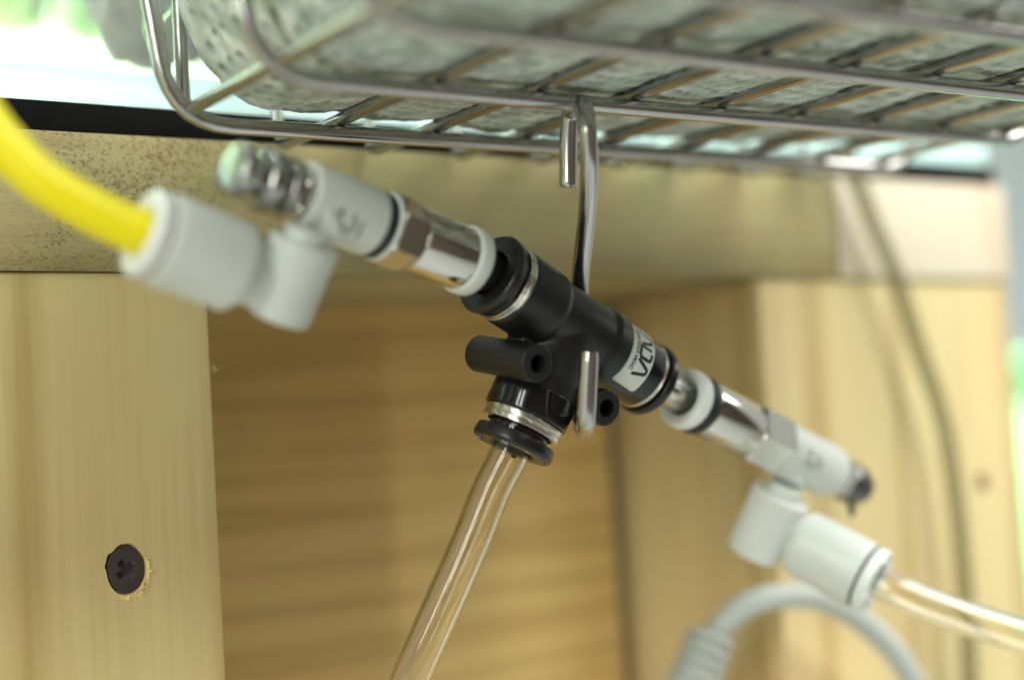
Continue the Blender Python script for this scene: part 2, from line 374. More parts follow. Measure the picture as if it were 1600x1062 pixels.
# rocks
def rock(c, rad, seed, m, label, fl=(1, 1, 1)):
    bm = bmesh.new(); bmesh.ops.create_icosphere(bm, subdivisions=5, radius=1)
    for v in bm.verts:
        d = v.co.normalized(); k = 1+.30*mn.noise(d*1.3+V((seed, 0, 0)))+.12*mn.noise(d*4+V((seed, 2, 0)))+.05*mn.noise(d*11+V((0, seed, 0)))+.02*mn.noise(d*28)
        v.co = V(c)+V((d.x*fl[0], d.y*fl[1], d.z*fl[2]))*rad*k
    o = obj('rock', bm, m, None, ang=80, loc=V(c)-V((0, 0, rad*fl[2]))); tag(o, label, 'rock')
M_rock = mat('dark_rock', (.020, .019, .015), .75, bump=.5, bscale=260, var=.75, vscale=330, **{'Specular IOR Level': .04})
rock(onY(262, -50, YF+24)+V((2.5, 0, 2)), 17, 3.1, M_rock, 'dark speckled rock behind the glass left of the green pad', (.95, .85, 1))
rock(onY(345, -30, YF+50), 12, 7.7, mat('tan_rock', (.05, .035, .022), .8, bump=.3, bscale=300, var=.4, vscale=200), 'tan rock behind the dark speckled rock, mostly hidden by the pad')
# algae threads on the glass
M_algae = mat('algae_green', (.20, .42, .06), .5)
for nm, pts in (('curved green algae thread standing on the sand before the dark rock', [(233, 78), (231, 66), (226, 54), (224, 44), (227, 38)]),
                ('short green algae thread slanting across the dark rock', [(255, 32), (260, 25), (266, 18), (273, 13)])):
    bm = bmesh.new(); sweep(bm, spline([onY(a, b, YF+6.4) for a, b in pts], 6), .075, 6)
    tag(obj('algae_thread', bm, M_algae, None, loc=onY(pts[0][0], pts[0][1], YF+6.4)), nm, 'algae', 'algae threads in the aquarium')
# plants at the back
M_leaf = mat('aquatic_leaf', (.075, .135, .055), .45, var=.4, vscale=60, **{'Specular IOR Level': .05})
M_leaf2 = mat('pale_aquatic_leaf', (.09, .13, .055), .45, var=.25, vscale=60, **{'Specular IOR Level': .05})
def leafplant(c, n, hgt, spread, m, label, seed):
    rnd = random.Random(seed); pl = thing('aquatic_plant', label, 'plant', c, 'aquatic plants at the back')
    for k in range(n):
        a = rnd.uniform(0, 6.28); s = rnd.uniform(.3, 1)*spread; h = hgt*rnd.uniform(.6, 1.1); wd = rnd.uniform(2.2, 4)
        base = V(c)+V((math.cos(a), math.sin(a), 0))*s*.2; bm = bmesh.new(); pr = None
        side = V((-math.sin(a+.6), math.cos(a+.6), 0))
        for i in range(9):
            t = i/8; p = base+V((math.cos(a)*s*t*t, math.sin(a)*s*t*t, h*(t-.25*t*t))); ww = wd*math.sin(math.pi*min(1, .08+t*.92))**.7+.2
            q = [bm.verts.new(p-side*ww), bm.verts.new(p+V((0, 0, .5))), bm.verts.new(p+side*ww)]
            if pr: bm.faces.new((pr[0], pr[1], q[1], q[0])); bm.faces.new((pr[1], pr[2], q[2], q[1]))
            pr = q
        o = obj('leaf', bm, m, pl, ang=80)
leafplant(onY(140, 60, YF+95), 26, 70, 26, M_leaf, 'green leafy plant left of the dark rock in the aquarium', 1)
leafplant(onY(20, 50, YF+150), 26, 60, 34, M_leaf2, 'pale green plant at the far left of the aquarium', 2)
leafplant(V((240, YF+90, Zmt+5)), 26, 60, 26, M_leaf, 'green plant at the right end of the aquarium', 3)

# ------------------------------------------------------------------ wire basket
H = 39.0; RW, RX = 1.0, .84
YW = [169.0, 145.6, 123.0, 103.6]; XL, XRt = 68.5, 193.0
basket = thing('wire_basket', 'stainless steel wire basket hanging in front of the aquarium', 'basket', (130, 135, H))
def bend(a, b, c, rad, n=7):
    a, b, c = V(a), V(b), V(c); u = (a-b).normalized(); v = (c-b).normalized(); A = b+u*rad; B = b+v*rad
    return [a]+[A*(1-t)**2+b*2*t*(1-t)+B*t*t for t in [k/n for k in range(n+1)]]+[c]
for Y in YW:
    l = bend((130, Y, H), (XL, Y, H), (XL-6.5, Y, H+48), 7.5); r = bend((130, Y, H), (XRt, Y, H), (XRt+6.5, Y, H+48), 7.5)
    bm = bmesh.new(); sweep(bm, l[::-1]+r[1:], RW, 20); obj('wire', bm, M_steel, basket)
xs = [71.0, 90.6, 104.4, 118.3, 132.1, 145.9, 159.6, 173.3, 186.9]
zc = H+RW+RX-.15
for x in xs:
    yb = 186.9 if x > 80 else 171.0
    a = bend((x, 135, zc), (x, yb, zc), (x+.1, yb+.2, zc+50), 2.6); b = bend((x, 135, zc), (x, 98.5, zc), (x+.2, 92, zc+50), 6.5)
    bm = bmesh.new(); sweep(bm, a[::-1]+b[1:], RX, 16); obj('wire', bm, M_steel, basket)
for hz in (32, 47):                               # hoops round the sides, above the picture
    k = hz/48*6.5
    ring = [V((XL-k+4, 187.2, H+hz)), V((XRt+k-4, 187.2, H+hz)), V((XRt+k, 184, H+hz)), V((XRt+k, 98-k, H+hz)), V((XRt+k-4, 96-k, H+hz)), V((XL-k+4, 96-k, H+hz)), V((XL-k, 98-k, H+hz)), V((XL-k, 184, H+hz)), V((XL-k+4, 187.2, H+hz))]
    bm = bmesh.new(); sweep(bm, ring, RX, 12); obj('hoop', bm, M_steel, basket)

# ------------------------------------------------------------------ pad lying in the basket
def vnoise(x, y, seed=0):                     # smooth value noise on arrays
    rs = np.random.RandomState(seed); tb = rs.rand(256, 256)*2-1
    xi = np.floor(x).astype(int); yi = np.floor(y).astype(int); fx = x-xi; fy = y-yi
    fx = fx*fx*(3-2*fx); fy = fy*fy*(3-2*fy); g = lambda a, b: tb[a % 256, b % 256]
    return (g(xi, yi)*(1-fx)+g(xi+1, yi)*fx)*(1-fy)+(g(xi, yi+1)*(1-fx)+g(xi+1, yi+1)*fx)*fy
def pad():
    x0, x1, y0, y1 = 67.5, 189.0, 99.5, 172.5
    zb = zc+RX+.05; cx, cy = (x0+x1)/2, (y0+y1)/2
    def sheet(nu, nv, low):
        u = np.linspace(-1, 1, nu+1)[:, None]*np.ones((1, nv+1)); v = np.linspace(-1, 1, nv+1)[None, :]*np.ones((nu+1, 1))
        P = np.where(u < 0, 9.0, 5.0); k = (np.abs(u)**P+np.abs(v)**P)**(1/P); m = np.maximum(np.abs(u), np.abs(v)); q = np.where(k > 1e-6, m/np.maximum(k, 1e-6), 1)
        X = cx+u*q*(x1-x0)/2; Y = cy+v*q*(y1-y0)/2
        X = X+np.abs(u)**3*np.sign(u)*(.9*vnoise(Y*.12, Y*0+3, 1)+.3*vnoise(Y*.9, Y*0, 2)); Y = Y+np.abs(v)**3*np.sign(v)*(1.0*vnoise(X*.06, X*0+9, 3)+.35*vnoise(X*.8, X*0, 4))
        Y = Y-np.clip((X-140)/48, 0, 1)**2*8*(v > 0)*np.abs(v)          # rear edge falls back towards the right end
        ed = (1-m)*(y1-y0)/2; R1 = 3.2
        lift = 13*np.clip(1-(X-x0)/13, 0, 1)**2
        lump = .6*vnoise(X*.06, Y*.06, 5)+.28*vnoise(X*.2, Y*.2, 6)
        rim = R1*(1-np.sqrt(np.clip(1-np.clip(1-ed/R1, 0, 1)**2, 0, 1)))
        if low:
            dx = np.min(np.abs(X[..., None]-np.array(xs)), axis=-1); sag = -.62*np.clip(dx/4.5, 0, 1)**.6
            a = X*.97+Y*.22; b = Y*.97-X*.22; r_ = np.floor(b/2.7); aa = a/1.75+(r_ % 2)*.5; fa = aa-np.floor(aa)-.5; fb = b/2.7-r_-.5
            jx = .25*vnoise(np.floor(aa)*3.3, r_*1.7, 8); dd = ((fa+jx)*1.75/.50)**2+(fb*2.7/.60)**2
            dim = 1.8*np.exp(-dd**2)*(.75+.5*vnoise(np.floor(aa)*1.3, r_*1.1, 7))
            edge = np.clip(ed/2, 0, 1); pit_shade = np.exp(-(((fa+jx)*1.75/.46)**2+(fb*2.7/.55)**2)**1.6)*np.clip(.75+.5*vnoise(np.floor(aa)*1.7, r_*2.3, 21), .2, 1)*edge
            Z = zb+rim+lift+(lump*.7+sag+dim*edge)+.07*vnoise(X*2.4, Y*2.4, 10)
            Z = Z+(.35*vnoise(X*.5, Y*.5, 12)+.5*vnoise(X*.25, Y*.25, 13))*np.clip(lift/4, 0, 1)
        else:
            Z = zb+rim+lift+np.clip(20-lift*.4, 6, 30)*np.sqrt(np.clip(1-np.clip(1-ed/13, 0, 1)**2, 0, 1))+lump*3*np.clip(ed/6, 0, 1)
            pit_shade = Z*0
        return X, Y, Z, pit_shade
    vs, fs, shd_ = [], [], []
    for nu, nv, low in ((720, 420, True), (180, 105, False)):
        X, Y, Z, shd = sheet(nu, nv, low); shd_.append(shd.ravel()); base = sum(len(v_) for v_ in vs); vs.append(np.stack([X, Y, Z], -1).reshape(-1, 3))
        i, j = np.meshgrid(np.arange(nu), np.arange(nv), indexing='ij'); a_ = (i*(nv+1)+j).ravel()+base
        q = np.stack([a_, a_+1, a_+nv+2, a_+nv+1], 1); fs.append(q if low else q[:, ::-1])
    vs = np.concatenate(vs); fs = np.concatenate(fs); o_ = V((128, 133, zc+RX)); me = bpy.data.meshes.new('filter_pad')
    me.from_pydata(((vs-np.array(o_))*MM).tolist(), [], fs.tolist()); me.shade_smooth()
    at_ = me.attributes.new('algae', 'FLOAT', 'POINT'); at_.data.foreach_set('value', np.concatenate(shd_).astype(np.float32))  # this attribute carries painted pit shade, not growth
    o = bpy.data.objects.new('filter_pad', me); COL.objects.link(o); o.location = o_*MM
    return o
m = bpy.data.materials.new('mottled_green_cloth'); m.use_nodes = True; nt = m.node_tree; N = nt.nodes; L = nt.links; P = N['Principled BSDF']
tc = N.new('ShaderNodeTexCoord'); n1 = N.new('ShaderNodeTexNoise'); n1.inputs['Scale'].default_value = 300; n1.inputs['Detail'].default_value = 6
cr = N.new('ShaderNodeValToRGB'); e = cr.color_ramp.elements; e[0].position = .33; e[0].color = (.40, .47, .40, 1); e[1].position = .66; e[1].color = (.78, .83, .78, 1)
q = e.new(.5); q.color = (.54, .60, .55, 1)
L.new(tc.outputs['Object'], n1.inputs['Vector']); L.new(n1.outputs['Fac'], cr.inputs[0]); an = N.new('ShaderNodeAttribute'); an.attribute_name = 'algae'      # shade of the embossed pits, painted into the colour
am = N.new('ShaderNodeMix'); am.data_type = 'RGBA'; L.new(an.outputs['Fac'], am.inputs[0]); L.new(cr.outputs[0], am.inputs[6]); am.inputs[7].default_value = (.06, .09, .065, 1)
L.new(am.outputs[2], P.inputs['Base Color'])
P.inputs['Roughness'].default_value = .85
n2 = N.new('ShaderNodeTexNoise'); n2.inputs['Scale'].default_value = 1500; n2.inputs['Detail'].default_value = 4; L.new(tc.outputs['Object'], n2.inputs['Vector'])
b = N.new('ShaderNodeBump'); b.inputs['Distance'].default_value = .15*MM; L.new(n2.outputs['Fac'], b.inputs['Height']); L.new(b.outputs[0], P.inputs['Normal'])
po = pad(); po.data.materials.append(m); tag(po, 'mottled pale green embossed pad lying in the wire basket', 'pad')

# ------------------------------------------------------------------ steel hook
wz = onZ(905, 165, H); wy = YW[1]
zw = V((0, 0, 0)); hk = onY(905, 158, wy); ZW = hk.dot(FWD)
print('wire2 depth at hook', ZW, 'H check', hk.z)
wk = ZW/KZ
hp = [at(888, 293, wk+5.5), at(888, 250, wk+5.4), at(889, 205, wk+5), at(892, 176, wk+4.2), at(900, 165, wk+1.5), at(909, 164, wk-.8), at(914, 177, wk-2.2), at(918, 205, wk-3), at(921, 260, wk-1.8), at(919, 320, wk+1.5), at(912, 385, wk+6.5), at(906, 445, wk+11),
      at(903, 530, 217.5), at(904, 610, 216.5), at(907.5, 650, 212.8), at(910.5, 669, 208.5), at(913, 673, 204), at(915, 663, 200.6), at(916.5, 640, 199), at(921, 549, 198.3)]
bm = bmesh.new(); sp = spline(hp, 10); sweep(bm, sp, 1.12, 28, True, rf=lambda t: 1 if .004 < t < .996 else .86)
tag(obj('steel_hook', bm, M_hook, None, ang=50, loc=hp[10]), 'bent steel rod hook hanging from the basket and cradling the black tee', 'hook')

# ------------------------------------------------------------------ black tee
iz = lambda x: 1/(.005724-1.7625e-6*(x-330))
TA = Axis((759, 422, iz(759)), (1011, 592, iz(1011)))
T = TA.d; C = TA.p(884)
tt = lambda px: (TA.p(px)-C).dot(T)
# stem direction: seen along (-.405,.914), square to T
k2 = RC*(-.407)-UC*.914
cz = -k2.dot(T)/FWD.dot(T); S = (k2+FWD*cz).normalized(); NN = T.cross(S).normalized()
if NN.dot(FWD) > 0: NN = -NN                 # towards the camera
print('tee', 'T', T.dot(RC), -T.dot(UC), T.dot(FWD), 'S', S.dot(RC), -S.dot(UC), S.dot(FWD), [round(tt(x), 2) for x in (759, 791, 884, 955, 1002, 1014)])
tee = thing('black_tee_connector', 'black plastic push-in tee with a small white logo label on its right arm', 'tube connector', C)
t0, t1, t2, t3 = tt(793), tt(944), tt(1000), tt(1011)
body = bmesh.new()
lathe(body, C, T, [(t0, 0), (t0, 4.75), (t0+.5, 4.9), (t0+6.0, 4.9), (t0+6.8, 4.55), (t1-3, 4.6), (t1-2.2, 5.0), (t1, 5.0), (t1, 0)], 64)
b2 = bmesh.new(); lathe(b2, C, S, [(-1, 0), (-1, 4.4), (4.0, 4.6), (7.5, 5.15), (9.5, 5.15), (9.5, 0)], 64); tmp = bpy.data.meshes.new('x'); b2.to_mesh(tmp); body.from_mesh(tmp); b2.free()
for sgn in (-1, 1):
    bc = C+S*7.7+T*6.3*sgn
    lathe(body, bc, NN, [(-5.4, 0), (-5.4, 2.3), (6.0, 2.28), (6.0, 0)], 40)
    # web joining the boss to arm and stem
    r = bmesh.ops.create_cube(body, size=1)
    for v in r['verts']: v.co = C+S*(4.9+v.co.y*6.0)+T*(4.0*sgn+v.co.x*4.6)+NN*(v.co.z*3.4)
    lathe(body, C+T*2.2*sgn, (C+S*9.0+T*1.5*sgn)-(C+T*2.2*sgn), [(0, 0), (0, 3.0), (8.2, 3.0), (8.2, 0)], 32)
bo = obj('body', body, M_black, tee)
md = bo.modifiers.new('r', 'REMESH'); md.mode = 'VOXEL'; md.voxel_size = .16*MM; md.use_smooth_shade = True
md = bo.modifiers.new('s', 'SMOOTH'); md.iterations = 5; md.factor = .5
apply_mods(bo)
cb = bmesh.new()
for sgn in (-1, 1): lathe(cb, C+S*7.7+T*6.3*sgn, NN, [(-7, 0), (-7, 1.12), (8, 1.12), (8, 0)], 32)
cut = obj('cutter', cb, None)
md = bo.modifiers.new('b', 'BOOLEAN'); md.object = cut; md.operation = 'DIFFERENCE'; md.solver = 'EXACT'
apply_mods(bo); bpy.data.objects.remove(cut, do_unlink=True)
bo.data.shade_smooth(); bo.data.set_sharp_from_angle(angle=math.radians(45))
# sleeves, bands and collets on the three ends
def ring_prof(a, b, ro, ri): return [(a, ri), (a, ro), (b, ro), (b, ri)]
def annulus(o, d, a, b, ro, ri, rnd=.15, n=64, up=V((0, 0, 1))):
    bm = bmesh.new(); pr = rounded([((a+b)/2, ri), (a, ri), (a, ro), (b, ro), (b, ri), ((a+b)/2, ri)], rnd)[:-1]; lathe(bm, o, d, pr, n, up, close=True); return bm
def collet(o, d, s, rf, ri, th, m, parent, notch=True):
    bm = bmesh.new(); lathe(bm, o, d, rounded([(s-2.2, ri+.9), (s, ri+1.0), (s, rf-.15), (s+th*.75, rf), (s+th, rf-.25), (s+th, ri+.45), (s+th-.6, ri+.04), (s-2.0, ri+.02)], .18), 64, close=True)
    if notch:
        for k in range(4):
            a = k*math.pi/2+.5; dd, e1, e2 = frame(d); rad = e1*math.cos(a)+e2*math.sin(a); tan = d.cross(rad)
            r = bmesh.ops.create_cube(bm, size=1)
            for v in r['verts']: v.co = o+d*(s+th+.02+v.co.x*.5)+rad*((ri+rf)/2+.35+v.co.y*.6)+tan*(v.co.z*.9)
    return obj('collet', bm, m, parent)
def band(o, d, a, b, r, parent):
    mid = (a+b)/2; bm = bmesh.new()
    lathe(bm, o, d, rounded([(a, r-.8), (a, r), (mid-.1, r), (mid-.05, r-.14), (mid+.05, r-.14), (mid+.1, r), (b, r), (b, r-.8)], .08), 72, close=True)
    return obj('band', bm, M_ring, parent)
obj('sleeve', annulus(C, T, t1-.5, t2-.35, 4.62, 3, .2), M_gloss, tee)
band(C, T, t2-.3, t2+.25, 4.55, tee)
collet(C, T, t2+.8, 4.95, 2.46, 1.3, M_collet, tee)
obj('neck', annulus(C, T, t2+.2, t2+.85, 3.7, 2.6, .05), M_rubber, tee)
obj('sleeve', annulus(C, S, 9.2, 12.75, 5.3, 3, .22), M_gloss, tee)
band(C, S, 12.85, 14.35, 5.0, tee)
obj('neck', annulus(C, S, 14.2, 15.6, 3.8, 2.6, .05), M_gloss, tee)
collet(C, S, 15.3, 5.15, 2.53, 1.7, M_collet, tee)
band(C, -T, -t0-.1, -t0+1.0, 4.85, tee)
obj('neck', annulus(C, -T, -t0+.7, -t0+1.9, 4.35, 2.6, .2), M_gloss, tee)
collet(C, -T, -t0+1.75, 5.1, 2.46, 1.5, M_collet, tee)

# curved label with printed logo
def wrap(u, v, r, o, t_base, phi0):            # u: round the arm (mm), v: along +T (mm)
    ph = phi0+u/r; return o+T*(t_base+v)+(NN*math.cos(ph)+S*math.sin(ph))*r
def label_patch(t_base, width, ph_a, ph_b, r, name, parent, rc=.35):
    bm = bmesh.new(); n = 48; rows = []
    L_ = (ph_b-ph_a)*r
    for i in range(n+1):
        u = L_*i/n; e = min(u, L_-u); ins = 0 if e > rc else rc-math.sqrt(max(0, rc*rc-(rc-e)**2))
        row = [wrap(u, v, r+h, C, t_base, ph_a) for h in (0, .07) for v in (ins, width-ins)]
        rows.append([bm.verts.new(p) for p in row])
    for A, B in zip(rows[:-1], rows[1:]):
        for a, b in ((0, 1), (1, 3), (3, 2), (2, 0)): bm.faces.new((A[a], A[b], B[b], B[a]))
    bm.faces.new((rows[0][0], rows[0][1], rows[0][3], rows[0][2])); bm.faces.new((rows[-1][0], rows[-1][2], rows[-1][3], rows[-1][1]))
    return obj(name, bm, M_label, parent)
PA, PB, RL = math.radians(-74), math.radians(48), 4.66
LT, LW = t1+.15, 4.15
lab = label_patch(LT, LW, PA, PB, RL, 'label', tee)
LEN = (PB-PA)*RL
def stroke(bm, pts, wd, xf, n=6):
    # a flat pen stroke of even width following a polyline in label space
    P2 = [V((a, b, 0)) for a, b in pts]; fine = []
    for a, b in zip(P2[:-1], P2[1:]): fine += [a+(b-a)*k/n for k in range(n)]
    fine.append(P2[-1]); L1, L2 = [], []
    for i, p in enumerate(fine):
        a = fine[max(0, i-1)]; b = fine[min(len(fine)-1, i+1)]; t = (b-a).normalized(); nrm = V((-t.y, t.x, 0))*wd/2
        L1.append(bm.verts.new(xf(p.x+nrm.x, p.y+nrm.y))); L2.append(bm.verts.new(xf(p.x-nrm.x, p.y-nrm.y)))
    for i in range(len(fine)-1): bm.faces.new((L1[i], L1[i+1], L2[i+1], L2[i]))
def arc(cx, cy, r, a0, a1, n=7): return [(cx+r*math.cos(math.radians(a0+(a1-a0)*k/n)), cy+r*math.sin(math.radians(a0+(a1-a0)*k/n))) for k in range(n+1)]
xf = lambda u, v: wrap(u, v, RL+.085, C, LT, PA)
bm = bmesh.new(); bx, by, hh = 1.4, 1.6, 2.05; sw = .46
A_ = lambda x0, w_: [(x0, by), (x0+w_*.30, by+hh*.80)]+arc(x0+w_*.47, by+hh*.72, hh*.27, 150, 30)+[(x0+w_*.64, by+hh*.80), (x0+w_, by)]
def A_shape(x0, w_): return [(x0, by), (x0+w_*.32, by+hh*.86), (x0+w_*.38, by+hh*.96), (x0+w_*.46, by+hh), (x0+w_*.60, by+hh), (x0+w_*.68, by+hh*.94), (x0+w_, by)]
stroke(bm, A_shape(bx, 2.35), sw, xf)
dx = bx+2.62
stroke(bm, [(dx, by+hh), (dx, by+sw*.5), (dx, by), (dx+1.05, by)]+arc(dx+1.05, by+.45, .45, -90, 0)+[(dx+1.5, by+hh-.45)]+arc(dx+1.05, by+hh-.45, .45, 0, 90)+[(dx+.45, by+hh)], sw, xf)
stroke(bm, A_shape(dx+1.85, 2.1), sw, xf)
obj('lettering', bm, M_ink, lab)
cu = bpy.data.curves.new('t', 'FONT'); cu.body = 'AQUA DESIGN AMANO'; cu.size = .95; cu.space_character = 1.12; cu.offset = .03
to = bpy.data.objects.new('t', cu); COL.objects.link(to); bpy.context.view_layer.update()
me = bpy.data.meshes.new_from_object(to.evaluated_get(bpy.context.evaluated_depsgraph_get())); bm = bmesh.new(); bm.from_mesh(me)
wdt = max(v.co.x for v in bm.verts); kx = 5.9/wdt
for v in bm.verts: v.co = xf(bx+.35+v.co.x*kx, .72+v.co.y)
obj('lettering', bm, M_ink, lab, smooth=False); bpy.data.objects.remove(to, do_unlink=True)
label_patch(t0+3.2, 3.4, math.radians(-150), math.radians(-92), 4.97, 'label', tee)

# ------------------------------------------------------------------ the two metering valves
def valve(A, s, cyc, elbow, left):
    """A: axis from knob end (0) to tee end; s: dict of ruler positions; returns the thing"""
    pass
def hexprism(bm, o, d, a, b, rc, up):
    dd, e1, e2 = frame(d, up); rows = []
    for s_, r in ((a, rc-.35), (a+.25, rc), (b-.25, rc), (b, rc-.35)):
        rows.append([bm.verts.new(o+dd*s_+(e1*math.cos(k*math.pi/3)+e2*math.sin(k*math.pi/3))*r) for k in range(6)])
    for A_, B_ in zip(rows[:-1], rows[1:]):
        for k in range(6): bm.faces.new((A_[k], A_[(k+1) % 6], B_[(k+1) % 6], B_[k]))
    bm.faces.new(rows[0]); bm.faces.new(rows[-1])
    bmesh.ops.bevel(bm, geom=[e for e in bm.edges], offset=.09, segments=2, affect='EDGES')
def print_marks(o, d, r, s0, dirs, parent):
    dd, up = d, dirs; e2 = dd.cross(up).normalized()
    xfm = lambda u, v: o+dd*(s0+v)+(up*math.cos(u/r)+e2*math.sin(u/r))*(r+.02)
    bm = bmesh.new()
    stroke(bm, [(-1.6, .6), (-.5, .6)], .35, xfm); stroke(bm, [(-1.05, .2), (-1.05, 1.1)], .3, xfm)
    stroke(bm, arc(.6, 1.0, .65, 20, 300), .32, xfm); stroke(bm, [(-1.4, 2.2), (-.2, 2.9), (.9, 2.2)], .35, xfm); stroke(bm, [(-1.0, 3.6), (1.0, 3.9)], .3, xfm)
    obj('print', bm, M_greyink, parent)

def toward_cam(d, extra=V((0, 0, 0))):
    v = -FWD+extra; return (v-d*v.dot(d)).normalized()

# left valve: ruler measured from the knob end towards the tee
AX = Axis((365, 263, iz(365)), (750, 415, iz(750)))
o, d = AX.o, AX.d; q = AX.t
print('left valve ruler', [round(q(x), 2) for x in (357, 470, 587, 640, 720, 738)])
val = thing('metering_valve', 'left valve with ringed silver knob, white elbow and yellow tube', 'valve', AX.p(530), 'metering valves plugged into the tee')
bm = bmesh.new(); lathe(bm, o, d, rounded([(q(360), 0), (q(360), 1.3), (q(361), 2.6), (q(365)+.1, 3.0), (q(379), 3.0), (q(384), 2.7), (q(389), 1.9), (q(398), 1.95), (q(401), 3.1), (q(406), 3.5), (q(422), 3.5), (q(426), 3.1), (q(429), 2.3), (q(433), 2.3), (q(436), 3.2), (q(440), 3.4), (q(448), 3.35), (q(451), 2.7), (q(470), 2.6)], .22), 56)
obj('knob', bm, M_knob, val)
bm = bmesh.new(); hexprism(bm, o, d, q(452), q(478), 3.25, toward_cam(d, UC*.4)); obj('lock_nut', bm, M_nickel, val)
bm = annulus(o, d, q(470), q(579), 3.85, 2.9, .3); ring = obj('banjo_ring', bm, M_white, val)
bm = cyl(o, d, [(q(475), 0), (q(475), 3.0), (q(592), 3.0), (q(592), 0)], 40); obj('core', bm, M_nickel, val)
print_marks(o, d, 3.85, q(500), toward_cam(d, -UC*.35), ring)
obj('o_ring', annulus(o, d, q(579.5), q(592.5), 3.8, 2.5, .3), M_rubber, val)
obj('washer', annulus(o, d, q(593.2), q(597.2), 4.0, 2.5, .15), M_whitec, val)
bm = bmesh.new(); hexprism(bm, o, d, q(597.3), q(640), 4.15, toward_cam(d, UC*.45+RC*.3)); obj('hex_collar', bm, M_nickel, val)
bm = cyl(o, d, [(q(640), 0), (q(640), 3.8), (q(718), 3.8), (q(718), 0)], 64, .15); obj('barrel', bm, M_nickel, val)
obj('end_ring', annulus(o, d, q(718)+.02, q(740), 4.15, 2.3, .6), M_white, val)
bm = cyl(AX.p(730), (TA.p(775)-AX.p(730)), [(0, 0), (0, 2.4), (5, 2.4), (5, 0)], 40); obj('plug_stem', bm, M_rubber, val)
# elbow of the left valve
NB = at(434, 497, 180.0)
TOP = at(477, 377, 178.5); ed = (NB-TOP).normalized(); el = (NB-TOP).length
bm = cyl(AX.p(520), (TOP-AX.p(520)), [(1.5, 0), (1.5, 2.35), (4.6, 2.35), (4.6, 0)], 40, .1); lathe(bm, TOP, ed, rounded([(-1.3, 0), (-1.3, 2.3), (.5, 2.3), (.5, 0)], .2), 40); obj('swivel_neck', bm, M_white, val)
EA = Axis((222, 362, 170.5), (385, 424, 177.5)); e_o, e_d = EA.o, EA.d; r_ = EA.t
cp = TOP+ed*(el*.55)
print('elbow left', el, r_(374)-r_(246), (cp-e_o).dot(e_d), (cp-(e_o+e_d*(cp-e_o).dot(e_d))).length)
bm = bmesh.new(); lathe(bm, TOP, ed, [(0, 0), (0, 3.6), (.2, 3.75), (el-.25, 3.35), (el, 3.25), (el, 0)], 56)
kx_ = (cp-e_o).dot(e_d)
lathe(bm, e_o, e_d, [(r_(246), 0), (r_(246), 4.6), (r_(252), 4.85), (r_(366), 4.85), (r_(374), 4.4), (r_(374)+.1, 3.5), (kx_, 3.3), (kx_, 0)], 64)
eb = obj('elbow', bm, M_white, val)
md = eb.modifiers.new('r', 'REMESH'); md.mode = 'VOXEL'; md.voxel_size = .17*MM; md.use_smooth_shade = True
md = eb.modifiers.new('s', 'SMOOTH'); md.iterations = 3; md.factor = .5
apply_mods(eb); eb.data.shade_smooth()
obj('seal', annulus(e_o, e_d, r_(242), r_(247), 4.5, 3, .05), mat('tan_brass', (.45, .36, .27), .35, .8), val)
collet(e_o, -e_d, -r_(241), 4.65, 2.34, 1.5, M_whitec, val, False)

# right valve
AX2 = Axis((1060, 617, iz(1060)), (1350, 765, iz(1350)))
o, d = AX2.o, AX2.d; q = AX2.t
print('right valve ruler', [round(q(x), 2) for x in (1073, 1087, 1164, 1209, 1293, 1345)])
val2 = thing('metering_valve', 'right valve with short dark knob, white elbow and clear tube', 'valve', AX2.p(1250), 'metering valves plugged into the tee')
bm = bmesh.new(); st = TA.p(1008); hollow(bm, [st, st.lerp(AX2.p(1078), .5), AX2.p(1078)], 2.42, 1.3, 40); obj('plug_stem', bm, M_clear, val2)
bm = bmesh.new(); sweep(bm, [st, AX2.p(1078)], 1.1, 24); obj('pin', bm, M_nickel, val2)
obj('end_ring', annulus(o, d, q(1065), q(1080.5), 4.1, 2.5, .6), M_whitec, val2)
obj('o_ring', annulus(o, d, q(1081), q(1093.5), 4.05, 2.5, .35), M_rubber, val2)
bm = cyl(o, d, [(q(1094), 0), (q(1094), 3.85), (q(1164), 3.85), (q(1164), 0)], 64, .15); obj('barrel', bm, M_nickel, val2)
bm = bmesh.new(); hexprism(bm, o, d, q(1164), q(1210), 4.45, toward_cam(d, UC*1.1)); obj('hex_collar', bm, M_nickel, val2)
ring = obj('banjo_ring', annulus(o, d, q(1211), q(1294), 3.9, 2.6, .3), M_white, val2)
bm = cyl(o, d, [(q(1212), 0), (q(1212), 2.7), (q(1292), 2.7), (q(1292), 0)], 40); obj('core', bm, M_nickel, val2)
print_marks(o, d, 3.9, q(1228), toward_cam(d), ring)
bm = bmesh.new(); hexprism(bm, o, d, q(1292), q(1314), 3.35, toward_cam(d, UC*.3)); obj('lock_nut', bm, M_nickel, val2)
bm = bmesh.new(); lathe(bm, o, d, rounded([(q(1300), 0), (q(1300), 2.7), (q(1317), 2.7), (q(1320), 3.05), (q(1336), 3.0), (q(1340), 2.6), (q(1344), 2.5), (q(1347), 2.0), (q(1348), 0)], .22), 56, fn=lambda s, a: 1+.012*math.sin(a*22)); obj('knob', bm, M_knob2, val2)
TOP = at(1222, 772, 241.5); NB = at(1174, 864, 244.0); ed = (NB-TOP).normalized(); el = (NB-TOP).length
bm = cyl(AX2.p(1246), TOP-AX2.p(1246), [(1.0, 0), (1.0, 2.4), (4.2, 2.4), (4.2, 0)], 40, .1); lathe(bm, TOP, ed, rounded([(-1.4, 0), (-1.4, 2.4), (.5, 2.4), (.5, 0)], .2), 40); obj('swivel_neck', bm, M_white, val2)
